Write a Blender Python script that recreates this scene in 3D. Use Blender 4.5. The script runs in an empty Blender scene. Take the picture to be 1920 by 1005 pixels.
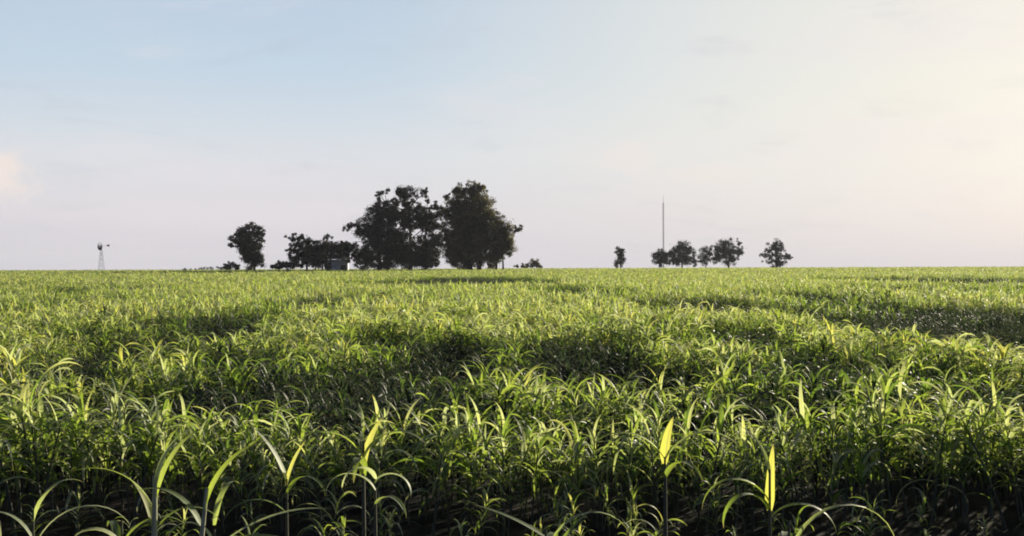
import bpy, math, random
import numpy as np
from mathutils import Vector, Matrix
R = math.radians
random.seed(7)
rng = np.random.default_rng(11)
scn = bpy.context.scene
COL = scn.collection

# ------------------------------------------------------------------ camera
CAM_H = 2.0
F = 2059.0                      # focal length in photo pixels (1920 wide)
PITCH, ROLL = 0.17, 0.21
cam = bpy.data.cameras.new('camera')
cam.sensor_width = 36.0
cam.lens = F / 1920 * 36
cam.clip_start, cam.clip_end = 0.1, 20000
cam_o = bpy.data.objects.new('camera', cam)
COL.objects.link(cam_o)
fw = Vector((0, math.cos(R(PITCH)), -math.sin(R(PITCH))))
up = Vector((math.sin(R(ROLL)), 0, math.cos(R(ROLL))))
rt = fw.cross(up).normalized()
up = rt.cross(fw).normalized()
m = Matrix((rt, up, -fw)).transposed().to_4x4()
m.translation = (0, 0, CAM_H)
cam_o.matrix_world = m
scn.camera = cam_o

scn.cycles.filter_width = 1.9

# ------------------------------------------------------------------ world and sun
SUN_AZ, SUN_EL = 34.0, 12.0     # degrees right of the view direction, above the horizon
sv = Vector((math.sin(R(SUN_AZ)) * math.cos(R(SUN_EL)), math.cos(R(SUN_AZ)) * math.cos(R(SUN_EL)), math.sin(R(SUN_EL))))
scn.view_settings.view_transform = 'Standard'
scn.view_settings.look = 'None'
scn.view_settings.exposure = 0.98
scn.view_settings.gamma = 1.0


class Net:
    def __init__(self, tree):
        self.t = tree

    def n(self, kind, **kw):
        nd = self.t.nodes.new(kind)
        for k, v in kw.items():
            setattr(nd, k, v)
        return nd

    def put(self, sock, v):
        if hasattr(v, 'is_linked') or isinstance(v, bpy.types.NodeSocket):
            self.t.links.new(v, sock)
        else:
            sock.default_value = v

    def math(self, op, a, b=0.0, clamp=False):
        nd = self.n('ShaderNodeMath', operation=op, use_clamp=clamp)
        self.put(nd.inputs[0], a)
        self.put(nd.inputs[1], b)
        return nd.outputs[0]

    def mix(self, fac, a, b, blend='MIX'):
        nd = self.n('ShaderNodeMix', data_type='RGBA', blend_type=blend)
        self.put(nd.inputs[0], fac)
        self.put(nd.inputs[6], a if not isinstance(a, tuple) else (*a[:3], 1))
        self.put(nd.inputs[7], b if not isinstance(b, tuple) else (*b[:3], 1))
        return nd.outputs[2]

    def smooth(self, v, lo, hi):
        nd = self.n('ShaderNodeMapRange', interpolation_type='SMOOTHSTEP')
        self.put(nd.inputs[0], v)
        nd.inputs[1].default_value, nd.inputs[2].default_value = lo, hi
        return nd.outputs[0]

    def ramp(self, fac, stops):
        nd = self.n('ShaderNodeValToRGB')
        cr = nd.color_ramp
        while len(cr.elements) < len(stops):
            cr.elements.new(0.5)
        for e, (p, c) in zip(cr.elements, stops):
            e.position = p
            e.color = (*c, 1)
        self.put(nd.inputs[0], fac)
        return nd.outputs[0]

    def noise(self, vec, scale, detail=4, rough=0.5):
        nd = self.n('ShaderNodeTexNoise')
        if vec is not None:
            self.put(nd.inputs['Vector'], vec)
        nd.inputs['Scale'].default_value = scale
        nd.inputs['Detail'].default_value = detail
        nd.inputs['Roughness'].default_value = rough
        return nd.outputs['Fac']


def lin(r, g, b):
    return tuple(((c / 255 + 0.055) / 1.055) ** 2.4 if c > 10 else c / 255 / 12.92 for c in (r, g, b))


world = bpy.data.worlds.new('World')
scn.world = world
world.use_nodes = True
wt = world.node_tree
wt.nodes.clear()
W = Net(wt)
sky = W.n('ShaderNodeTexSky', sky_type='NISHITA', sun_disc=False, sun_elevation=R(SUN_EL), sun_rotation=R(SUN_AZ),
          air_density=1.0, dust_density=2.0, ozone_density=1.5)
skyc = W.mix(1.0, sky.outputs[0], (0.075, 0.075, 0.075), 'MULTIPLY')
tc = W.n('ShaderNodeTexCoord').outputs['Generated']
sep = W.n('ShaderNodeSeparateXYZ')
W.put(sep.inputs[0], tc)
el = sep.outputs[2]
dn = W.n('ShaderNodeVectorMath', operation='DOT_PRODUCT')
W.put(dn.inputs[0], tc)
dn.inputs[1].default_value = sv
prox = dn.outputs['Value']
# a thin high veil of cloud lit by the low sun: lavender low down, blue higher, warm towards the sun
low = W.ramp(W.math('MULTIPLY', el, 1.0), [(0.0, lin(216, 212, 221)), (0.045, lin(224, 220, 226)), (0.10, lin(222, 226, 232)),
                                            (0.17, lin(200, 217, 232)), (0.24, lin(190, 208, 228)), (0.34, lin(120, 146, 184)), (0.7, lin(62, 86, 132))])
back = W.smooth(prox, -0.35, 0.6)
low = W.mix(back, W.mix(1.0, low, (0.11, 0.20, 0.46), 'MULTIPLY'), low)
warm = W.math('MULTIPLY', W.smooth(prox, 0.72, 1.08), W.smooth(el, -0.05, 0.14))
veil = W.mix(warm, low, lin(246, 241, 228))
# wispy streaks and a few low cloud banks
mp = W.n('ShaderNodeMapping')
W.put(mp.inputs[0], tc)
mp.inputs['Scale'].default_value = (1.0, 1.0, 4.5)
mp.inputs['Location'].default_value = (0.3, 1.7, 0.15)
warp = W.n('ShaderNodeTexNoise')
W.put(warp.inputs['Vector'], mp.outputs[0])
warp.inputs['Scale'].default_value = 3.0
wv = W.n('ShaderNodeVectorMath', operation='MULTIPLY_ADD')
W.put(wv.inputs[0], warp.outputs['Color'])
wv.inputs[1].default_value = (0.22, 0.22, 0.22)
W.put(wv.inputs[2], mp.outputs[0])
nz = W.noise(wv.outputs[0], 3.4, 8, 0.62)
st = W.math('MULTIPLY', W.smooth(nz, 0.47, 0.72), W.smooth(el, 0.0, 0.05))
veil = W.mix(W.math('MULTIPLY', st, 0.42), veil, lin(236, 229, 232))
nz2 = W.noise(wv.outputs[0], 7.0, 8, 0.65)
veil = W.mix(W.math('MULTIPLY', W.smooth(nz2, 0.54, 0.78), 0.30), veil, lin(188, 192, 206))
puff = W.noise(tc, 26, 8, 0.62)
for az_, el_, wa, we, amt in ((-25.8, 4.3, 2.6, 1.6, .95), (5.6, 5.4, 3.2, 1.0, .4), (10, 4.6, 3.6, .6, .35)):
    dx = W.math('DIVIDE', W.math('SUBTRACT', W.math('ARCTAN2', sep.outputs[0], sep.outputs[1]), R(az_)), R(wa))
    dz = W.math('DIVIDE', W.math('SUBTRACT', el, math.sin(R(el_))), R(we))
    rr = W.math('SQRT', W.math('ADD', W.math('MULTIPLY', dx, dx), W.math('MULTIPLY', dz, dz)))
    body = W.math('SUBTRACT', W.math('MULTIPLY', W.math('SUBTRACT', puff, 0.32), 3.6), rr)
    veil = W.mix(W.math('MULTIPLY', W.smooth(body, -0.35, 0.55), amt), veil, lin(244, 232, 226))
skyf = W.mix(0.96, skyc, veil)
bg = W.n('ShaderNodeBackground')
W.put(bg.inputs[0], skyf)
bg.inputs[1].default_value = 0.505
wo = W.n('ShaderNodeOutputWorld')
wt.links.new(bg.outputs[0], wo.inputs[0])

sun = bpy.data.lights.new('sun', 'SUN')
sun.energy = 5.0
sun.angle = R(0.6)
sun.color = (1.0, 0.90, 0.68)
sun_o = bpy.data.objects.new('sun', sun)
COL.objects.link(sun_o)
sun_o.rotation_euler = sv.to_track_quat('Z', 'Y').to_euler()
sun_o.location = (30, 20, 60)


# ------------------------------------------------------------------ materials
def material(name):
    mt = bpy.data.materials.new(name)
    mt.use_nodes = True
    mt.node_tree.nodes.clear()
    n = Net(mt.node_tree)
    out = n.n('ShaderNodeOutputMaterial')
    return mt, n, out


def pbsdf(n, color, rough=0.6, spec=0.3, metal=0.0):
    b = n.n('ShaderNodeBsdfPrincipled')
    n.put(b.inputs['Base Color'], color if not isinstance(color, tuple) else (*color, 1))
    b.inputs['Roughness'].default_value = rough
    b.inputs['Specular IOR Level'].default_value = spec
    b.inputs['Metallic'].default_value = metal
    return b


def leaf_material(name, stops, tstops, rough, spec, trans, patch=None):
    mt, n, out = material(name)
    at = n.n('ShaderNodeAttribute', attribute_name='tint').outputs['Fac']
    if patch:
        g = n.n('ShaderNodeNewGeometry').outputs['Position']
        nz = n.noise(g, patch[0], 3, 0.6)
        at = n.math('ADD', at, n.math('MULTIPLY', n.math('SUBTRACT', nz, 0.5), patch[1]), True)
    c = n.ramp(at, stops)
    t = n.ramp(at, tstops)
    b = pbsdf(n, c, rough, spec)
    tr = n.n('ShaderNodeBsdfTranslucent')
    n.put(tr.inputs[0], t)
    mx = n.n('ShaderNodeMixShader')
    mx.inputs[0].default_value = trans
    mt.node_tree.links.new(b.outputs[0], mx.inputs[1])
    mt.node_tree.links.new(tr.outputs[0], mx.inputs[2])
    mt.node_tree.links.new(mx.outputs[0], out.inputs[0])
    return mt


def plain(name, color, rough=0.7, spec=0.25, metal=0.0, nscale=4.0, var=0.25):
    mt, n, out = material(name)
    g = n.n('ShaderNodeTexCoord').outputs['Object']
    nz = n.noise(g, nscale, 5, 0.6)
    dark = tuple(c * (1 - var) for c in color)
    lite = tuple(min(1, c * (1 + var)) for c in color)
    b = pbsdf(n, n.ramp(nz, [(0.3, dark), (0.7, lite)]), rough, spec, metal)
    mt.node_tree.links.new(b.outputs[0], out.inputs[0])
    return mt




def crop_leaf_material():
    mt, n, out = material('crop_leaf')
    A = lambda k: n.n('ShaderNodeAttribute', attribute_name=k).outputs['Fac']
    pos = n.n('ShaderNodeNewGeometry').outputs['Position']
    at = A('tint')
    big = n.noise(pos, 0.22, 3, 0.6)
    at = n.math('ADD', at, n.math('MULTIPLY', n.math('SUBTRACT', big, 0.5), 0.55))
    fine = n.noise(pos, 38, 3, 0.6)
    at = n.math('ADD', at, n.math('MULTIPLY', n.math('SUBTRACT', fine, 0.5), 0.28), True)
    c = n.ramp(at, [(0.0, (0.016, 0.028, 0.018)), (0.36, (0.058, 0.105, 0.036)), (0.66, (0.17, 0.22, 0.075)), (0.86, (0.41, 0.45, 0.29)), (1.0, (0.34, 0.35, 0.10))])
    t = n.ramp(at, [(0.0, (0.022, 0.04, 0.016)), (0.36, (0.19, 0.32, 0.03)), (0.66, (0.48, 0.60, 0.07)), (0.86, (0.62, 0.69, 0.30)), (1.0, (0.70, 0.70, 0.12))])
    rib = n.math('SUBTRACT', 1.0, n.smooth(n.math('ABSOLUTE', A('across')), 0.05, 0.22))
    c = n.mix(n.math('MULTIPLY', rib, 0.6), c, (0.36, 0.38, 0.24))
    t = n.mix(n.math('MULTIPLY', rib, 0.5), t, (0.30, 0.32, 0.14))
    tip = n.smooth(n.math('ADD', A('along'), n.math('MULTIPLY', fine, 0.25)), 0.98, 1.12)
    c = n.mix(n.math('MULTIPLY', tip, 0.75), c, (0.30, 0.25, 0.15))
    t = n.mix(n.math('MULTIPLY', tip, 0.75), t, (0.30, 0.22, 0.10))
    b = pbsdf(n, c, 0.58, 0.36)
    tr = n.n('ShaderNodeBsdfTranslucent')
    n.put(tr.inputs[0], t)
    mx = n.n('ShaderNodeMixShader')
    mx.inputs[0].default_value = 0.5
    mt.node_tree.links.new(b.outputs[0], mx.inputs[1])
    mt.node_tree.links.new(tr.outputs[0], mx.inputs[2])
    mt.node_tree.links.new(mx.outputs[0], out.inputs[0])
    return mt


M_LEAF = crop_leaf_material()
M_STALK = plain('crop_stalk', (0.085, 0.085, 0.05), 0.5, 0.4, nscale=14)
M_PALE = plain('pale_stalk', (0.34, 0.34, 0.22), 0.5, 0.4, nscale=14)
M_TREE = leaf_material('tree_leaf',
    [(0.0, (0.008, 0.013, 0.012)), (0.6, (0.019, 0.027, 0.020)), (1.0, (0.042, 0.055, 0.032))],
    [(0.0, (0.006, 0.010, 0.006)), (1.0, (0.04, 0.05, 0.016))], 0.6, 0.2, 0.3)
M_OLIVE = leaf_material('olive_tree_leaf',
    [(0.0, (0.014, 0.016, 0.011)), (0.5, (0.062, 0.058, 0.030)), (1.0, (0.17, 0.145, 0.062))],
    [(0.0, (0.012, 0.012, 0.005)), (1.0, (0.24, 0.21, 0.05))], 0.6, 0.15, 0.4)
M_BARK = plain('bark', (0.045, 0.035, 0.026), 0.9, 0.1, nscale=1.5, var=0.4)
M_SOIL = plain('soil', (0.022, 0.019, 0.016), 0.95, 0.1, nscale=3, var=0.45)
M_STEEL = plain('galvanised_steel', (0.10, 0.10, 0.11), 0.85, 0.15)
M_WALL = plain('pale_wall_paint', (0.84, 0.83, 0.87), 0.85, 0.2, nscale=1.2, var=0.08)
M_ROOF = plain('dark_sheet_roof', (0.05, 0.05, 0.055), 0.6, 0.3)
M_GLASS = plain('window_glass', (0.02, 0.025, 0.03), 0.1, 0.6)
M_WOOD = plain('brown_door_wood', (0.10, 0.06, 0.035), 0.7, 0.2)


# ------------------------------------------------------------------ mesh helpers
def to_mesh(name, v, q, tint=None, mat=None, smooth=False):
    me = bpy.data.meshes.new(name)
    v = np.asarray(v, np.float32)
    q = np.asarray(q, np.int32)
    me.vertices.add(len(v))
    me.vertices.foreach_set('co', v.ravel())
    me.loops.add(q.size)
    me.loops.foreach_set('vertex_index', q.ravel())
    me.polygons.add(len(q))
    me.polygons.foreach_set('loop_start', np.arange(0, q.size, q.shape[1], dtype=np.int32))
    me.polygons.foreach_set('loop_total', np.full(len(q), q.shape[1], np.int32))
    if smooth:
        me.polygons.foreach_set('use_smooth', np.ones(len(q), bool))
    me.update(calc_edges=True)
    if tint is not None:
        tint = np.asarray(tint, np.float32).reshape(len(v), -1)
        for k, nm in zip(range(tint.shape[1]), ('tint', 'across', 'along')):
            a = me.attributes.new(nm, 'FLOAT', 'POINT')
            a.data.foreach_set('value', np.ascontiguousarray(tint[:, k]))
    if mat:
        me.materials.append(mat)
    return me


def link(name, me, parent=None, loc=(0, 0, 0)):
    o = bpy.data.objects.new(name, me)
    COL.objects.link(o)
    o.location = loc
    if parent:
        o.parent = parent
    return o


def tag(o, label=None, cat=None, group=None, kind=None):
    for k, v in (('label', label), ('category', cat), ('group', group), ('kind', kind)):
        if v:
            o[k] = v
    return o


class MB:
    """collects quads"""
    def __init__(self):
        self.v, self.q, self.n = [], [], 0

    def add(self, v, q):
        self.v.append(np.asarray(v, float))
        self.q.append(np.asarray(q, int) + self.n)
        self.n += len(v)
        return self

    def tube(self, pts, rad, sides=6):
        pts = [Vector(p) for p in pts]
        vs, qs = [], []
        ref = None
        for i, p in enumerate(pts):
            d = (pts[min(i + 1, len(pts) - 1)] - pts[max(i - 1, 0)]).normalized()
            if ref is None:
                ref = Vector((1, 0, 0)) if abs(d.x) < 0.8 else Vector((0, 1, 0))
            a = (ref - d * ref.dot(d)).normalized()
            b = d.cross(a)
            ref = a
            for k in range(sides):
                t = 2 * math.pi * k / sides
                vs.append(p + (a * math.cos(t) + b * math.sin(t)) * rad[i])
        for i in range(len(pts) - 1):
            for k in range(sides):
                k2 = (k + 1) % sides
                qs.append((i * sides + k, i * sides + k2, (i + 1) * sides + k2, (i + 1) * sides + k))
        return self.add([tuple(x) for x in vs], qs)

    def box(self, c, s):
        x, y, z = (k / 2 for k in s)
        v = [(c[0] + i * x, c[1] + j * y, c[2] + k * z) for i in (-1, 1) for j in (-1, 1) for k in (-1, 1)]
        return self.add(v, [(0, 1, 3, 2), (4, 6, 7, 5), (0, 4, 5, 1), (2, 3, 7, 6), (0, 2, 6, 4), (1, 5, 7, 3)])

    def build(self, name, mat, parent=None, smooth=False, loc=(0, 0, 0)):
        return link(name, to_mesh(name, np.concatenate(self.v), np.concatenate(self.q), None, mat, smooth), parent, loc)


def empty(name, loc):
    o = bpy.data.objects.new(name, None)
    o.empty_display_size = 0.3
    COL.objects.link(o)
    o.location = loc
    return o


def terrain(x, y):
    """flat field to the crest at 290 m, then the land falls away"""
    y = np.asarray(y, float)
    return -np.clip(y - 290, 0, None) * 0.0055


# ------------------------------------------------------------------ ground
gx = np.concatenate([np.linspace(-2200, -250, 10), np.linspace(-200, 200, 21), np.linspace(250, 2200, 10)])
gy = np.concatenate([np.linspace(-700, -60, 6), np.linspace(-40, 280, 17), np.linspace(290, 340, 6), np.linspace(400, 2600, 14)])
X, Y = np.meshgrid(gx, gy)
Z = terrain(X, Y)
nx, ny = len(gx), len(gy)
ii = np.arange(nx * ny).reshape(ny, nx)
q = np.stack([ii[:-1, :-1], ii[:-1, 1:], ii[1:, 1:], ii[1:, :-1]], -1).reshape(-1, 4)
g = link('ground', to_mesh('ground', np.stack([X, Y, Z], -1).reshape(-1, 3), q, None, M_SOIL, True))
tag(g, 'dark soil under the crop running out to the horizon', 'ground', kind='structure')


# ------------------------------------------------------------------ crop plants
def leaf_geo(z0, az, L, Wd, e0, droop, seg, fold=0.25, twist=0.0, base=(0, 0), pw=1.3, cols=3):
    """an arching blade: centre line bends from elevation e0 by droop degrees; returns verts, quads"""
    t = np.linspace(0, 1, seg + 1)
    ang = np.radians(e0 - droop * t ** pw)
    ds = L / seg
    am = (ang[1:] + ang[:-1]) / 2
    h = np.concatenate([[0], np.cumsum(np.cos(am) * ds)])
    z = np.concatenate([[0], np.cumsum(np.sin(am) * ds)]) + z0
    w = Wd * np.clip((t + 0.06) / 0.25, 0, 1) ** 0.6 * (1 - t ** 2.2) ** 0.9 / 2 + 0.0015
    ca, sa = math.cos(az), math.sin(az)
    cx, cy = base[0] + h * ca, base[1] + h * sa
    tw = twist * t
    sx, sy, sz = -sa * np.cos(tw), ca * np.cos(tw), np.sin(tw)
    nxv, nyv, nzv = -np.sin(ang) * ca, -np.sin(ang) * sa, np.cos(ang)
    c = np.stack([cx, cy, z], 1)
    s = np.stack([sx, sy, sz], 1) * w[:, None]
    nn = np.stack([nxv, nyv, nzv], 1) * (w * fold)[:, None]
    if cols == 3:
        v = np.stack([c - s + nn, c, c + s + nn], 1).reshape(-1, 3)
    else:
        v = np.stack([c - s, c + s], 1).reshape(-1, 3)
    qs = []
    for i in range(seg):
        for k in range(cols - 1):
            a = i * cols + k
            qs.append((a, a + 1, a + cols + 1, a + cols))
    u = np.tile([-1, 0, 1] if cols == 3 else [-1, 1], seg + 1)
    return v, np.array(qs), np.stack([u, np.repeat(t, cols)], 1)


def attrs(tint, ua):
    return np.concatenate([np.full((len(ua), 1), tint), ua], 1)


def stalk_geo(h, r, lean, sides=6, seg=4):
    mb = MB()
    pts = [(lean[0] * (i / seg) ** 1.5, lean[1] * (i / seg) ** 1.5, -0.03 + (h + 0.03) * i / seg) for i in range(seg + 1)]
    mb.tube(pts, [r * (1 - 0.6 * i / seg) for i in range(seg + 1)], sides)
    return mb.v[0], mb.q[0]


def plant_parts(rs, nl=9, seg=8, cols=3, zmin=0.22, h=1.0, stalk=True, sides=6, wscale=1.0):
    """list of (kind, verts, quads, tint)"""
    parts = []
    lean = (rs.normal(0, 0.09), rs.normal(0, 0.09))
    hs = h * rs.uniform(0.72, 0.82)
    if stalk:
        v, qd = stalk_geo(hs, rs.uniform(0.008, 0.013), lean, sides)
        parts.append(('stalk', v, qd, np.tile([.3, 1, 0], (len(v), 1))))
    a0 = rs.uniform(0, 6.28)
    for i in range(nl):
        f = (i + rs.uniform(0, 0.5)) / nl
        z = h * (zmin + (0.76 - zmin) * f)
        b = (z / hs) ** 1.5 if z < hs else 1
        top = f > 0.72
        L = h * (rs.uniform(0.30, 0.56) if not top else rs.uniform(0.22, 0.42))
        e0 = rs.uniform(52, 70) if not top else rs.uniform(68, 88)
        droop = rs.uniform(95, 170) if not top else rs.uniform(50, 150)
        if i < 2:                      # old bottom leaves hang down
            e0, droop, L = rs.uniform(10, 45), rs.uniform(90, 125), L * .7
        wd = rs.uniform(0.018, 0.036) * wscale
        v, qd, ua = leaf_geo(z, a0 + i * math.pi + rs.normal(0, 0.5), L, wd, e0, droop, seg, 0.3, rs.normal(0, 0.7),
                         (lean[0] * b, lean[1] * b), rs.uniform(1.0, 1.7), cols)
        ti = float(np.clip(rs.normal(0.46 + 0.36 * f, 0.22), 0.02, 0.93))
        parts.append(('leaf', v, qd, attrs(ti, ua)))
    return parts


def merged(parts):
    vs, qs, ts, n = [], [], [], 0
    for _, v, qd, t in parts:
        vs.append(v)
        qs.append(qd + n)
        ts.append(t)
        n += len(v)
    return np.concatenate(vs), np.concatenate(qs), np.concatenate(ts)


def crest(px):
    return 496.6 + (960 - px) * math.tan(R(ROLL))


def at(px, py, d):
    """a point at distance d along the view for a place in the photograph"""
    return ((px - 960) / F * d, d, CAM_H + (crest(px) - py) / F * d)


# low, thin spots in the field, their shade also painted in as dark tint: photo place -> ellipse on the crop's top (metres)
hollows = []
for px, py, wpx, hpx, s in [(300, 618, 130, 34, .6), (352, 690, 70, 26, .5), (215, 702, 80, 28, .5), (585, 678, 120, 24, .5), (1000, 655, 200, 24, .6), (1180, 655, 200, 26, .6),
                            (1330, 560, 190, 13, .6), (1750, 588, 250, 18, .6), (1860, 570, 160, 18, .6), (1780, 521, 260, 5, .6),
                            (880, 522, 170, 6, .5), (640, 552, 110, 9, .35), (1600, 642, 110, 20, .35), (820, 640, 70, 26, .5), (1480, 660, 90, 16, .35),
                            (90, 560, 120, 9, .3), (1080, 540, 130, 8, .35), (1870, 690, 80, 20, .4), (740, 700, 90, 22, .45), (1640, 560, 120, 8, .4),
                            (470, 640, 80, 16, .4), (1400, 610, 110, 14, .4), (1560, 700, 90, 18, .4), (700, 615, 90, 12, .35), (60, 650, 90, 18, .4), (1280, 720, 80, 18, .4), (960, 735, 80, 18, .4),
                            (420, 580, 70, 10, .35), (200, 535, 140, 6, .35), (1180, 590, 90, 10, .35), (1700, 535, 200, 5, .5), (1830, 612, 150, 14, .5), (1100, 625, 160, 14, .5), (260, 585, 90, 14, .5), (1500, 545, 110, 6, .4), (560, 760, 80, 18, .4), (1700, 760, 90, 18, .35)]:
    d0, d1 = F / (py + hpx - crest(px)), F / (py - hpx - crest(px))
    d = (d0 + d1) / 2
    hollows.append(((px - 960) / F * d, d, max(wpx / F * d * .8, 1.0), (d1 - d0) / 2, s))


def wave(x, y, s, seed):
    r = np.random.default_rng(seed)
    o = np.zeros_like(x)
    for k in range(7):
        a = r.uniform(0, 6.28)
        fr = s * r.uniform(0.5, 2.2)
        o += np.sin((x * math.cos(a) + y * math.sin(a)) * fr + r.uniform(0, 6.28)) / 7 ** 0.5
    return o


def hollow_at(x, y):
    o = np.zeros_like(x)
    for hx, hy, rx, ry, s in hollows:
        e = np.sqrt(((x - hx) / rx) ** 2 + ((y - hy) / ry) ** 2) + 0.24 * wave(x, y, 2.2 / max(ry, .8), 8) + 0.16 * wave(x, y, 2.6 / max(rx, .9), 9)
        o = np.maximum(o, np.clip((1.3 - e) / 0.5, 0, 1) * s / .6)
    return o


def height_at(x, y):
    h = 1.0 + 0.12 * wave(x, y, 2.6, 3) + 0.04 * wave(x, y, 0.22, 5)
    h *= 1 - 0.34 * np.clip(hollow_at(x, y), 0, 1)
    return h


def scatter(y0, y1, dens, margin):
    st = 1 / math.sqrt(dens)
    xm = y1 * 0.5 + margin
    xs, ys = np.meshgrid(np.arange(-xm, xm, st), np.arange(y0, y1, st))
    xs = xs.ravel() + rng.uniform(-0.5, 0.5, xs.size) * st
    ys = ys.ravel() + rng.uniform(-0.5, 0.5, ys.size) * st
    k = np.abs(xs) < ys * 0.5 + margin
    return xs[k], ys[k]


EDGE = 7.9
xs, ys = scatter(EDGE, 26, 19, 4)
edge_line = EDGE + 0.22 * wave(xs, ys * 0, 1.6, 21) + 0.15
k = ys > edge_line
sx_, sy_ = scatter(4.9, EDGE - .1, 6.5, 3)      # a few stragglers in front of the stand
xs, ys = np.concatenate([sx_, xs[k]]), np.concatenate([sy_, ys[k]])
hh = height_at(xs, ys)
hh[:len(sx_)] *= (0.42 + 0.035 * (sy_ - 4.9)) * rng.uniform(0.75, 1.1, len(sx_))
k = rng.uniform(0, 1, len(xs)) < np.clip(hh * 1.35, 0.35, 1)
xs, ys, hh = xs[k], ys[k], hh[k]
inview = np.abs(xs) < ys * 0.476 + 0.12
order = np.argsort(np.where(inview, ys, 1e6))
near_i, rest_i = order[:288], order[288:]

PLANT_GROUP = 'crop plants along the near edge of the field'
PLANT_LABEL = 'green crop plant with long arching blade leaves in the near edge of the field'
protos = []
for vi in range(16):
    rs = np.random.default_rng(100 + vi)
    t = empty('crop_plant', (0, 0, 0))
    tag(t, PLANT_LABEL, 'crop plant', PLANT_GROUP)
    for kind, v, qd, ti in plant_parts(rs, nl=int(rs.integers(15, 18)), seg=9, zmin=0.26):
        me = to_mesh('crop_' + kind, v, qd, ti, M_LEAF if kind == 'leaf' else M_STALK, True)
        link(kind, me, t)
    protos.append(t)


def copy_tree(o):
    c = o.copy()
    COL.objects.link(c)
    for ch in o.children:
        k = ch.copy()
        COL.objects.link(k)
        k.parent = c
    return c


kids = {p: list(p.children) for p in protos}
used = set()
for i in near_i:
    p = protos[int(rng.integers(0, len(protos)))]
    if p in used:
        o = p.copy()
        COL.objects.link(o)
        for ch in kids[p]:
            c = ch.copy()
            COL.objects.link(c)
            c.parent = o
    else:
        o = p
        used.add(p)
    o.location = (xs[i], ys[i], 0)
    o.rotation_euler = (rng.normal(0, 0.06), rng.normal(0, 0.06), rng.uniform(0, 6.28))
    s = hh[i] * rng.uniform(0.88, 1.1)
    o.scale = (s, s, s)
for p in protos:
    if p not in used:
        for c in kids[p]:
            bpy.data.objects.remove(c)
        bpy.data.objects.remove(p)


def special(label, px, d, h, specs, stalk_r=0.016, lean=(0, 0), stalk_h=None, pale=False):
    """one crop plant of its own look; specs = (z, azimuth deg, length, width, e0, droop, tint, twist)"""
    x = (px - 960) / F * d
    t = tag(empty('crop_plant', (x, d, 0)), label, 'crop plant', PLANT_GROUP)
    hs = stalk_h or h * 0.8
    v, qd = stalk_geo(hs, stalk_r, lean, 8, 8)
    link('stalk', to_mesh('crop_stalk', v, qd, None, M_PALE if pale else M_STALK, True), t)
    for z, az, L, wd, e0, dr, ti, tw in specs:
        b = min(1, z / hs) ** 1.5
        v, qd, ua = leaf_geo(z, R(az), L, wd, e0, dr, 12, 0.25, tw, (lean[0] * b, lean[1] * b), 1.2)
        link('leaf', to_mesh('crop_leaf', v, qd, attrs(ti, ua), M_LEAF, True), t)
    return t


# azimuth 0 = to the right in the picture, 90 = away, 180 = left, 270 = towards the camera
special('crop plant with a thick pale upright stalk and yellow leaf, front row left', 285, 5.35, 1.15,
        [(0.72, 150, .30, .05, 75, 50, 1.0, .3), (0.70, 20, .38, .035, 60, 120, .5, 0), (0.8, 200, .5, .03, 70, 90, .6, .2),
         (0.85, 60, .5, .035, 75, 70, .6, 0), (0.9, 330, .42, .03, 80, 60, .7, 0), (0.50, 240, .45, .03, 50, 110, .45, 0)], .026, (.01, 0), .98, True)
special('crop plant with a broad pale green leaf folded over near the ground, front row left', 226, 5.7, .85,
        [(0.50, 195, .40, .085, 80, 165, .86, .1), (0.55, 30, .4, .035, 60, 110, .5, 0), (0.45, 120, .5, .05, 60, 100, .4, 0), (.4, 330, .4, .045, 50, 120, .4, 0)], .014)
special('crop plant with a pale leaning stalk forking low down, front row left', 355, 5.15, 1.1,
        [(0.55, 190, .38, .05, 45, 130, .6, 0), (0.62, 15, .5, .05, 35, 70, .55, .2), (0.75, 170, .45, .05, 70, 100, .5, 0), (0.85, 40, .5, .05, 75, 80, .6, 0)], .022, (.07, .03), .95, True)
special('crop plant with a yellow leaf pair in a narrow V above the dark gap', 536, 5.75, 1.1,
        [(0.84, 25, .26, .06, 78, 25, .97, .2), (0.86, 170, .36, .05, 72, 35, .8, 0), (0.8, 320, .4, .035, 60, 120, .5, 0), (0.7, 200, .4, .03, 50, 120, .4, 0)], .014)
special('crop plant with one wide lime yellow leaf standing upright', 680, 6.5, 1.2,
        [(0.78, 40, .34, .07, 82, 35, 1.0, .4), (0.85, 200, .5, .06, 65, 110, .65, 0), (0.85, 340, .5, .06, 65, 110, .7, 0), (0.75, 270, .5, .06, 60, 120, .6, 0)], .018)
special('crop plant with pale crumpled leaves hanging below the lime yellow leaf', 702, 5.85, 1.0,
        [(0.86, 225, .3, .06, 60, 150, .86, .6), (0.84, 340, .3, .055, 50, 150, .85, -.5), (0.8, 180, .35, .05, 60, 140, .8, .4), (0.72, 320, .3, .045, 50, 130, .75, 0)], .016)
special('crop plant with a short bright yellow blade pointing straight up', 1246, 6.15, 1.15,
        [(0.88, 30, .27, .085, 86, 20, 1.0, .3), (0.9, 180, .5, .05, 60, 110, .6, 0), (0.9, 0, .5, .05, 60, 110, .65, 0), (0.8, 300, .4, .05, 60, 120, .5, 0)], .018)
special('crop plant with a yellow sheath on its stalk between two arching leaves', 1442, 5.6, 1.1,
        [(0.74, 60, .34, .05, 86, 15, 1.0, .2), (0.78, 182, .48, .05, 62, 150, .55, 0), (0.74, 205, .42, .05, 60, 160, .45, 0), (0.7, 340, .42, .05, 50, 130, .4, 0), (0.92, 130, .3, .03, 80, 60, .7, 0)], .014, (0, 0), .95)
special('crop plant with a single leaf bowed in a high round arch', 1478, 5.3, .95,
        [(0.56, 5, .78, .04, 78, 160, .7, 0), (0.5, 150, .4, .05, 60, 120, .35, 0), (0.5, 80, .5, .05, 60, 120, .4, 0)], .014)
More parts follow.
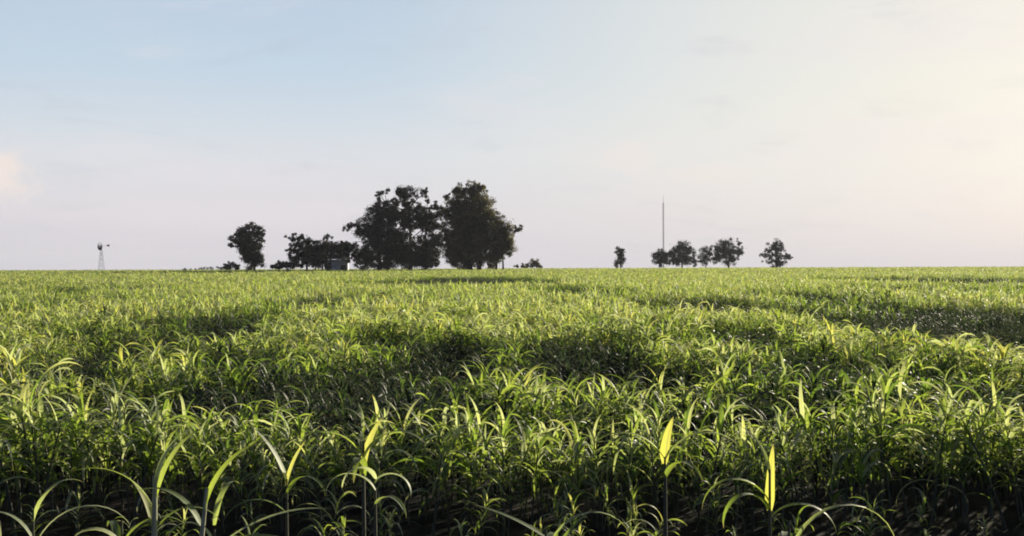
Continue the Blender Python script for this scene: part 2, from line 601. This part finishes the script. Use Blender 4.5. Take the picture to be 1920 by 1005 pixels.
special('crop plant with a thin leaf looping over the darkest gap of the front row', 1022, 5.3, .9,
        [(0.56, 10, .6, .035, 82, 150, .7, 0), (0.68, 165, .4, .045, 30, 20, .45, 0), (0.5, 80, .5, .05, 60, 120, .4, 0), (.55, 20, .35, .04, 55, 20, .45, 0)], .014)

special('front row crop plant at the far left, pale blades looping down both sides', 60, 5.6, .95,
        [(0.55, 20, .6, .032, 70, 130, .8, 0), (0.6, 175, .5, .03, 65, 140, .75, .2), (0.7, 60, .4, .03, 75, 110, .7, 0), (.5, 330, .5, .03, 55, 120, .75, 0)], .012)
special('crop plant with one long low pale blade, left of the narrow V leaf pair', 400, 5.5, .85,
        [(0.58, 8, .62, .035, 38, 45, .84, .3), (0.6, 170, .35, .03, 70, 150, .75, 0), (0.7, 80, .4, .03, 75, 110, .7, 0)], .012)

# the rest of the crop: one mass reaching to the crest
acc_v, acc_q, acc_t, nv = [], [], [], 0


def mass(x, y, h, pool):
    global nv
    pick = rng.integers(0, len(pool), len(x))
    for pi, (v, qd, ti) in enumerate(pool):
        k = np.nonzero(pick == pi)[0]
        if not len(k):
            continue
        shade_tint = -1.35 * hollow_at(x[k], y[k])[:, None]  # shade of the hollows painted into the leaf colour
        a = rng.uniform(0, 6.28, len(k))
        s = h[k] * rng.uniform(0.86, 1.12, len(k))
        ca, sa = (np.cos(a) * s)[:, None], (np.sin(a) * s)[:, None]
        vx = v[None, :, 0] * ca - v[None, :, 1] * sa
        vy = v[None, :, 0] * sa + v[None, :, 1] * ca
        vz = v[None, :, 2] * s[:, None]
        lx, ly = rng.normal(0, .07, len(k))[:, None], rng.normal(0, .07, len(k))[:, None]
        out = np.stack([vx + vz * lx + x[k][:, None], vy + vz * ly + y[k][:, None], vz + terrain(x[k], y[k])[:, None]], -1)
        n = len(v)
        acc_v.append(out.reshape(-1, 3).astype(np.float32))
        acc_q.append((qd[None] + (np.arange(len(k)) * n)[:, None, None] + nv).reshape(-1, 4).astype(np.int32))
        tt = np.repeat(ti[None], len(k), 0)
        tt[:, :, 0] = np.clip(tt[:, :, 0] + shade_tint + rng.normal(0, .10, len(k))[:, None], -0.3, 1)
        acc_t.append(tt.reshape(-1, 3).astype(np.float32))
        nv += len(k) * n


def pool(n, seed, **kw):
    return [merged(plant_parts(np.random.default_rng(seed + i), **kw)) for i in range(n)]


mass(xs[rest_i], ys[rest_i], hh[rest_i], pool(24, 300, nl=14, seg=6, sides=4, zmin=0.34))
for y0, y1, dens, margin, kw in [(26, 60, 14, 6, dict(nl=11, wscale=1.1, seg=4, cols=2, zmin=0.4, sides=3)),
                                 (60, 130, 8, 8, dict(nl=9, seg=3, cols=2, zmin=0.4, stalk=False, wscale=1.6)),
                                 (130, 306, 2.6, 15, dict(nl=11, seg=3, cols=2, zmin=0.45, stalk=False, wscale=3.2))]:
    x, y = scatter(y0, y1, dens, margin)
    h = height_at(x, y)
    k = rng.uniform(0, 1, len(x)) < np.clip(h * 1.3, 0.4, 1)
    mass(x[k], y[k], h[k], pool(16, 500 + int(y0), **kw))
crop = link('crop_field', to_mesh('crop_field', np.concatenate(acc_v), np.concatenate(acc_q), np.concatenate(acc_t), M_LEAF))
tag(crop, 'dense yellow green crop with shade-tinted hollows stretching from the near rows to the trees', 'crop', kind='stuff')
del acc_v, acc_q, acc_t


# ------------------------------------------------------------------ trees
def crown_mesh(blobs, d, dens, rs, leaf=0.38, base=None):
    vs, ts = [], []
    centres = []
    for b in blobs:
        px, py, rx, ry = b[:4]
        k = b[4] if len(b) > 4 else 1.0
        c = np.array(at(px, py, d))
        ax, az = rx * 1.1 / F * d, ry * 1.1 / F * d
        ay = (ax + az) / 2 * 0.9
        n = max(3, int(math.pi * ax * az * 2.3 * dens * k) + 2)
        u = rs.normal(size=(n, 3))
        u /= np.linalg.norm(u, axis=1)[:, None]
        u *= rs.uniform(0, 1, n)[:, None] ** 0.42 * 1.0
        cc = c + u * np.array([ax, ay, az])
        centres.append((c, cc))
        rc = np.clip(min(ax, az) * rs.uniform(0.15, 0.42, n), 0.25, 1.2)
        for j in range(n):
            m_ = int((30 + 55 * rc[j]) * dens)
            p = rs.normal(size=(m_, 3)) * rc[j] * np.array([0.58, 0.58, 0.52]) + cc[j]
            ctint = rs.uniform(0.1, 0.75)
            a = rs.normal(size=(m_, 3))
            a /= np.linalg.norm(a, axis=1)[:, None]
            bb = np.cross(a, rs.normal(size=(m_, 3)))
            bb /= np.linalg.norm(bb, axis=1)[:, None]
            l_ = leaf * rs.uniform(0.6, 1.3, m_)[:, None]
            a *= l_
            bb *= l_ * 0.42
            vs.append(np.stack([p - a * .5, p + bb * .5, p + a * .5, p - bb * .5], 1).reshape(-1, 3))
            ts.append(np.repeat(np.clip(ctint + rs.normal(0, .15, m_), 0, 1), 4))
    v = np.concatenate(vs)
    if base is not None:
        v[:, 2] = np.maximum(v[:, 2], base + 0.05)
    return v, np.arange(len(v)).reshape(-1, 4), np.concatenate(ts), centres


def tree(name, label, d, blobs, trunks, dens=1.0, mat=None, group=None, leaf=0.38, cat='tree', seed=0, trunk_r=0.3):
    rs = np.random.default_rng(900 + seed)
    bx = (trunks[0][0] - 960) / F * d
    bz = float(terrain(0, d))
    t = tag(empty(name, (bx, d, bz)), label, cat, group)
    v, qd, ti, centres = crown_mesh(blobs, d, dens, rs, leaf, bz)
    off = np.array([bx, d, bz])
    link('crown', to_mesh(name + '_crown', v - off, qd, ti, mat or M_TREE), t)
    mb = MB()
    tops = []
    for px, py, r in trunks:
        x0 = (px - 960) / F * d - bx
        top = Vector(at(px + rs.normal(0, 2), py, d)) - Vector(off)
        h = top.z
        mid = Vector((x0 * .6 + top.x * .4 + rs.normal(0, .15), rs.normal(0, .2), h * 0.5))
        mb.tube([(x0, 0, -0.1), (x0 * .97, 0, h * .08), mid, top], [r * 1.2, r * .9, r * .6, r * .2], 8)
        tops.append((Vector((x0, 0, 0)), mid, top, r))
    for c, cc in centres:
        cl = Vector(c - off)
        x0, mid, top, r = min(tops, key=lambda s: (s[2] - cl).length)
        st = mid.lerp(top, float(rs.uniform(0, 0.9)))
        ml = st.lerp(cl, .5) + Vector((0, 0, .08 * (cl - st).length))
        mb.tube([st, ml, cl], [r * .3, r * .2, r * .09], 6)
        for p in cc[:6]:
            e = Vector(p - off)
            mb.tube([cl, cl.lerp(e, .5) + Vector((0, 0, .1)), e], [r * .1, r * .07, r * .03], 4)
    mb.build('trunk', M_BARK, t, True)
    return t


HOME = 'trees round the farmhouse'
tree('broadleaf_tree', 'dark tree with a lopsided bushy crown standing alone left of the house', 236,
     [(467, 431, 21, 12), (444, 446, 14, 11), (431, 460, 7, 4), (464, 453, 24, 14), (468, 464, 21, 12), (491, 451, 5, 6), (486, 436, 9, 10), (471, 477, 19, 16), (477, 494, 17, 12), (474, 484, 19, 12)],
     [(477, 470, .35)], 1.35, group=HOME, seed=1)
tree('broadleaf_tree', 'low dark spreading tree with a ragged left side in front of the house', 234,
     [(545, 446, 10, 6), (562, 443, 9, 7), (565, 459, 26, 12), (543, 472, 10, 6), (580, 474, 24, 13), (572, 490, 30, 11), (598, 490, 16, 10), (590, 464, 16, 12), (556, 482, 18, 10)],
     [(575, 470, .28), (590, 475, .2)], 1.3, group=HOME, seed=2)
tree('broadleaf_tree', 'flat topped dark tree spreading over the pale house', 244,
     [(612, 463, 30, 10), (648, 463, 24, 9), (613, 446, 10, 6, .8), (662, 468, 14, 8), (598, 476, 18, 9), (634, 474, 28, 9), (600, 492, 10, 12), (648, 480, 16, 7), (616, 499, 7, 5), (654, 488, 5, 6, .7), (606, 482, 12, 10), (630, 463, 34, 8)],
     [(618, 468, .3), (604, 470, .25)], 1.25, group=HOME, seed=3)
tree('broadleaf_tree', 'big dark tree with a wispy top and a long arm reaching left over the house', 244,
     [(712, 362, 7, 8, .6), (722, 358, 10, 5, .7), (708, 380, 8, 12, .7), (724, 384, 11, 8), (716, 404, 30, 17), (660, 424, 15, 6, .8), (650, 430, 8, 4, .7), (680, 436, 15, 8, .9),
      (700, 425, 36, 16), (712, 446, 40, 17), (700, 470, 34, 16), (690, 492, 26, 12), (724, 490, 26, 14), (738, 410, 14, 14), (676, 480, 16, 10), (735, 465, 22, 16)],
     [(712, 400, .5), (728, 385, .4)], 1.3, group=HOME, seed=4)
tree('broadleaf_tree', 'big dark tree with a square broken top and sky holes in mid crown', 247,
     [(764, 363, 19, 14), (750, 358, 7, 8), (797, 362, 8, 10, .8), (803, 376, 5, 9, .6), (768, 382, 16, 8, .9), (816, 386, 9, 8), (757, 402, 24, 15), (803, 405, 24, 14), (825, 395, 10, 9),
      (770, 424, 30, 10), (812, 430, 18, 13), (785, 412, 28, 12), (800, 452, 20, 11), (756, 447, 20, 11), (742, 440, 18, 14), (822, 450, 12, 16), (786, 392, 14, 8), (740, 382, 12, 10), (784, 486, 28, 12), (746, 478, 22, 20), (768, 468, 30, 15), (806, 474, 22, 18), (776, 492, 40, 13), (815, 494, 9, 10)],
     [(770, 385, .5), (800, 400, .42)], 1.3, group=HOME, seed=5)
tree('broadleaf_tree', 'tallest tree of the clump, an upright dense olive crown', 240,
     [(880, 354, 22, 12), (903, 352, 14, 8, .8), (862, 358, 12, 10), (839, 369, 6, 9, .9), (838, 402, 10, 18), (834, 440, 9, 24), (842, 470, 12, 14), (886, 376, 36, 18), (852, 388, 16, 14), (880, 404, 42, 24), (872, 436, 42, 24), (896, 440, 28, 30),
      (875, 468, 40, 22), (880, 490, 36, 14), (852, 484, 15, 14), (912, 400, 16, 22)],
     [(882, 380, .6), (900, 400, .4)], 1.25, M_OLIVE, HOME, seed=6)
tree('broadleaf_tree', 'lower spreading tree with a tuft sticking out, right end of the big clump', 243,
     [(930, 408, 12, 10), (936, 420, 20, 16), (948, 436, 20, 18), (930, 446, 20, 22), (944, 466, 20, 16), (922, 478, 16, 20), (966, 430, 11, 6), (973, 428, 6, 7), (938, 456, 22, 18), (958, 455, 9, 12, .8), (944, 474, 16, 12, .9), (928, 482, 16, 14), (920, 497, 10, 8)],
     [(930, 440, .35), (944, 450, .25)], 1.0, M_OLIVE, HOME, seed=7)
FAR = 'far trees right of the big clump'
tree('slim_tree', 'small slim tree standing alone between the big clump and the mast', 380,
     [(1163, 473, 9, 10), (1166, 484, 9, 10), (1158, 494, 8, 9), (1162, 468, 7, 5)], [(1163, 480, .25)], .8, group=FAR, seed=8, leaf=.5)
tree('broadleaf_tree', 'small narrow tree right beside the foot of the mast', 392,
     [(1236, 473, 9, 9), (1231, 484, 10, 10), (1245, 482, 9, 10), (1240, 490, 9, 10), (1228, 480, 5, 4)], [(1236, 480, .25)], .75, group=FAR, seed=9, leaf=.5)
tree('broadleaf_tree', 'rounded tree just right of the mast', 400,
     [(1278, 464, 16, 11), (1272, 476, 20, 13), (1292, 477, 10, 15), (1256, 481, 13, 13), (1284, 490, 22, 9), (1262, 492, 16, 7), (1302, 492, 5, 7, .7)],
     [(1278, 475, .35)], .72, group=FAR, seed=10, leaf=.5)
tree('broadleaf_tree', 'widest of the far trees, its crown peaked with a notch on the right', 405,
     [(1362, 460, 15, 13), (1346, 467, 14, 8), (1324, 473, 14, 9), (1338, 484, 14, 10), (1386, 455, 5, 8), (1384, 470, 10, 12), (1362, 475, 24, 10), (1320, 487, 11, 10), (1370, 488, 18, 10), (1345, 482, 10, 8, .6)],
     [(1366, 470, .4), (1322, 478, .2)], .72, group=FAR, seed=11, leaf=.5)
tree('broadleaf_tree', 'far tree with a stepped crown standing alone at the right end', 395,
     [(1453, 460, 14, 10), (1452, 470, 18, 8), (1435, 479, 11, 5), (1456, 480, 26, 6), (1478, 483, 9, 4), (1452, 490, 22, 8), (1456, 496, 10, 7)],
     [(1455, 472, .35)], .78, group=FAR, seed=12, leaf=.5)


def bush(label, d, blobs, seed, dens=2.2, group=None, name='bush'):
    rs = np.random.default_rng(700 + seed)
    bx, bz = (blobs[0][0] - 960) / F * d, float(terrain(0, d))
    t = tag(empty(name, (bx, d, bz)), label, 'hedge' if name == 'hedge' else 'bush', group)
    blobs = list(blobs)
    v, qd, ti, cs = crown_mesh(blobs, d, dens, rs, 0.28, bz)
    off = np.array([bx, d, bz])
    link('foliage', to_mesh('bush_foliage', v - off, qd, ti, M_OLIVE if seed == 3 else M_TREE), t)
    mb = MB()
    for c, cc in cs:
        for p in cc[:5]:
            e = Vector(p - off)
            mb.tube([(e.x * .6 + (c - off)[0] * .4, e.y * .5, 0), e.lerp(Vector((e.x, e.y, 0)), .4), e], [.05, .035, .015], 5)
    mb.build('stem', M_BARK, t, True)


BG = 'bushes along the crest of the field'
bush('small dark bush at the left foot of the lone lopsided tree', 238, [(432, 498, 11, 6), (426, 501, 6, 5), (443, 501, 6, 5)], 1, group=BG)
bush('dark bush on the crest left of the low spreading tree', 232, [(530, 497, 17, 7), (516, 500, 10, 5), (545, 499, 14, 7)], 2, group=BG)
bush('low grey green bush humped between the big clump and the slim tree', 330, [(1002, 492, 9, 7), (990, 498, 14, 5), (1012, 498, 10, 5), (974, 500, 12, 3)], 3, 1.6, group=BG)
bush('low dark hedge strip on the crest left of the lone lopsided tree', 262, [(400, 503.5, 18, 2.6), (372, 504.5, 18, 2.4), (347, 505.5, 14, 2), (415, 502.5, 10, 3)], 4, .8, name='hedge')

# ------------------------------------------------------------------ farmhouse
d = 249
hx, _, _ = at(632, 500, d)
house = tag(empty('farmhouse', (hx, d, 0)), 'small pale walled farmhouse half hidden beneath the flat topped tree', 'house')
hw, hd, hh_, rh = 5.0, 4.6, 3.3, 1.1
house.rotation_euler.z = R(6)
MB().box((0, 0, hh_ / 2 - .1), (hw, hd, hh_ + .2)).build('wall', M_WALL, house)
rf = MB()
ov = .3
a = [(-hw / 2 - ov, -hd / 2 - ov, hh_ + .11), (hw / 2 + ov, -hd / 2 - ov, hh_ + .11), (hw / 2 + ov, 0, hh_ + rh), (-hw / 2 - ov, 0, hh_ + rh),
     (hw / 2 + ov, hd / 2 + ov, hh_ + .11), (-hw / 2 - ov, hd / 2 + ov, hh_ + .11)]
up_ = [(x, y, z + .09) for x, y, z in a]
rf.add(a + up_, [(0, 3, 2, 1), (3, 5, 4, 2), (6, 7, 8, 9), (9, 8, 10, 11), (0, 1, 7, 6), (5, 11, 10, 4), (1, 2, 8, 7), (2, 4, 10, 8), (0, 6, 9, 3), (3, 9, 11, 5)])
roof = rf.build('roof', M_ROOF, house)
gb = MB()
for s in (-1, 1):
    x = s * (hw / 2 - .02)
    gb.add([(x, -hd / 2, hh_ + .1), (x, hd / 2, hh_ + .1), (x, 0, hh_ + rh - .02), (x, -hd / 4, hh_ + .1 + (rh - .12) / 2)], [(0, 1, 2, 3)])
gb.build('gable', M_WALL, house)
dr = MB().box((-1.7, -hd / 2 - .03, 1.0), (.9, .06, 2.0)).build('door', M_WOOD, house)
MB().box((-1.36, -hd / 2 - .09, 1.0), (.05, .06, .12)).build('handle', M_STEEL, dr)
wn = MB()
for cx, cz, sx, sz in ((0, 2.03, 1.1, .07), (0, .97, 1.1, .07), (-.52, 1.5, .07, .99), (.52, 1.5, .07, .99), (0, 1.5, .05, .99)):
    wn.box((cx + 1.5, -hd / 2 - .03, cz), (sx, .06, sz))
win = wn.build('window', M_WOOD, house)
MB().box((1.5, -hd / 2 - .01, 1.5), (.97, .02, .99)).build('pane', M_GLASS, win)

# ------------------------------------------------------------------ windpump
d = 330
wx, _, hubz = at(190, 462, d)
wz = float(terrain(0, d))
wp = tag(empty('windpump', (wx, d, wz)), 'small farm windpump on a thin lattice tower at the far left skyline', 'windpump')
H = hubz - wz
tw = MB()
b0, b1 = .85, .12
for sx in (-1, 1):
    for sy in (-1, 1):
        tw.tube([(sx * b0, sy * b0, -.1), (sx * b1, sy * b1, H - .15)], [.03, .026], 5)
for k in range(5):
    z0, z1 = H * k / 5, H * (k + 1) / 5 - .2
    w0, w1 = b0 + (b1 - b0) * z0 / H, b0 + (b1 - b0) * z1 / H
    for s in (-1, 1):
        tw.tube([(-w0, s * w0, z0), (w1, s * w1, z1)], [.02, .02], 4)
        tw.tube([(w0, s * w0, z0), (-w1, s * w1, z1)], [.02, .02], 4)
        tw.tube([(s * w0, -w0, z0), (s * w1, w1, z1)], [.02, .02], 4)
        tw.tube([(-w1, s * w1, z1), (w1, s * w1, z1)], [.022, .022], 4)
        tw.tube([(s * w1, -w1, z1), (s * w1, w1, z1)], [.022, .022], 4)
tw.build('tower', M_STEEL, wp)
yaw = R(56)                      # wheel faces left-front, tail trails right
wd_, pd = Vector((-math.cos(yaw), -math.sin(yaw), 0)), Vector((-math.sin(yaw), math.cos(yaw), 0))
hub = Vector((0, 0, H))
ctr = hub + wd_ * .45
wb = MB()
NB = 18
for k in range(NB):
    t0 = 2 * math.pi * k / NB
    er = pd * math.cos(t0) + Vector((0, 0, 1)) * math.sin(t0)
    et = -pd * math.sin(t0) + Vector((0, 0, 1)) * math.cos(t0)
    pt = et * .8 + wd_ * .5
    p0, p1 = ctr + er * .35, ctr + er * 1.2
    fr = [p0 - pt * .07, p0 + pt * .07, p1 + pt * .2, p1 - pt * .2]
    nrm = pt.cross(er).normalized() * .008
    v8 = [tuple(p - nrm) for p in fr] + [tuple(p + nrm) for p in fr]
    wb.add(v8, [(0, 3, 2, 1), (4, 5, 6, 7), (0, 1, 5, 4), (1, 2, 6, 5), (2, 3, 7, 6), (3, 0, 4, 7)])
    wb.tube([tuple(ctr), tuple(p0)], [.02, .015], 4)
for rr in (.42, 1.05):
    pts = [tuple(ctr + (pd * math.cos(a) + Vector((0, 0, 1)) * math.sin(a)) * rr - wd_ * .03) for a in np.linspace(0, 2 * math.pi, 25)]
    wb.tube(pts, [.018] * 25, 4)
wb.build('wheel', M_STEEL, wp)
MB().tube([tuple(ctr + wd_ * .1), tuple(hub - wd_ * .35)], [.12, .12], 8).build('hub', M_STEEL, wp)
tl = MB()
td = -wd_
tl.tube([tuple(hub + td * .3), tuple(hub + td * 2.1 + Vector((0, 0, .25)))], [.03, .025], 5)
e = hub + td * 1.95 + Vector((0, 0, .25))
n_ = pd * .012
fr = [e + Vector((0, 0, -.16)), e + td * .95 + Vector((0, 0, -.34)), e + td * .95 + Vector((0, 0, .42)), e + Vector((0, 0, .2))]
v8 = [tuple(p - n_) for p in fr] + [tuple(p + n_) for p in fr]
tl.add(v8, [(0, 3, 2, 1), (4, 5, 6, 7), (0, 1, 5, 4), (1, 2, 6, 5), (2, 3, 7, 6), (3, 0, 4, 7)])
tl.build('tail_vane', M_STEEL, wp)

# ------------------------------------------------------------------ radio mast
d = 398
mx_, _, mz = at(1244, 366, d)
bz = float(terrain(0, d))
mast = tag(empty('radio_mast', (mx_, d, bz)), 'tall thin lattice radio mast rising between the far trees', 'mast')
H = mz - bz
cs = [Vector((.24 * math.cos(a), .24 * math.sin(a), 0)) for a in (math.pi / 2, math.pi * 7 / 6, math.pi * 11 / 6)]
for c in cs:
    MB().tube([(c.x, c.y, -.1), (c.x, c.y, H * .9)], [.055, .045], 6).build('leg', M_STEEL, mast)
br = MB()
zz = np.arange(0, H * .88, .7)
for i, z in enumerate(zz):
    for k in range(3):
        a, b = cs[k], cs[(k + 1) % 3]
        if i % 2:
            a, b = b, a
        br.tube([(a.x, a.y, z), (b.x, b.y, z + .66)], [.022, .022], 4)
br.build('bracing', M_STEEL, mast)
MB().tube([(0, 0, H * .87), (0, 0, H)], [.06, .03], 6).build('antenna', M_STEEL, mast)

# ------------------------------------------------------------------ thin evening haze over the plain
HAZE = True
if HAZE:
    hm, n, out = material('haze')
    vol = n.n('ShaderNodeVolumePrincipled')
    vol.inputs['Color'].default_value = (0.86, 0.90, 1.0, 1)
    vol.inputs['Density'].default_value = 0.00011
    vol.inputs['Anisotropy'].default_value = 0.0
    hm.node_tree.links.new(vol.outputs[0], out.inputs['Volume'])
    hz = MB().box((0, 950, 10), (4420, 3320, 50)).build('haze', hm)
    tag(hz, 'thin pale evening haze lying over the whole plain', 'haze', kind='stuff')
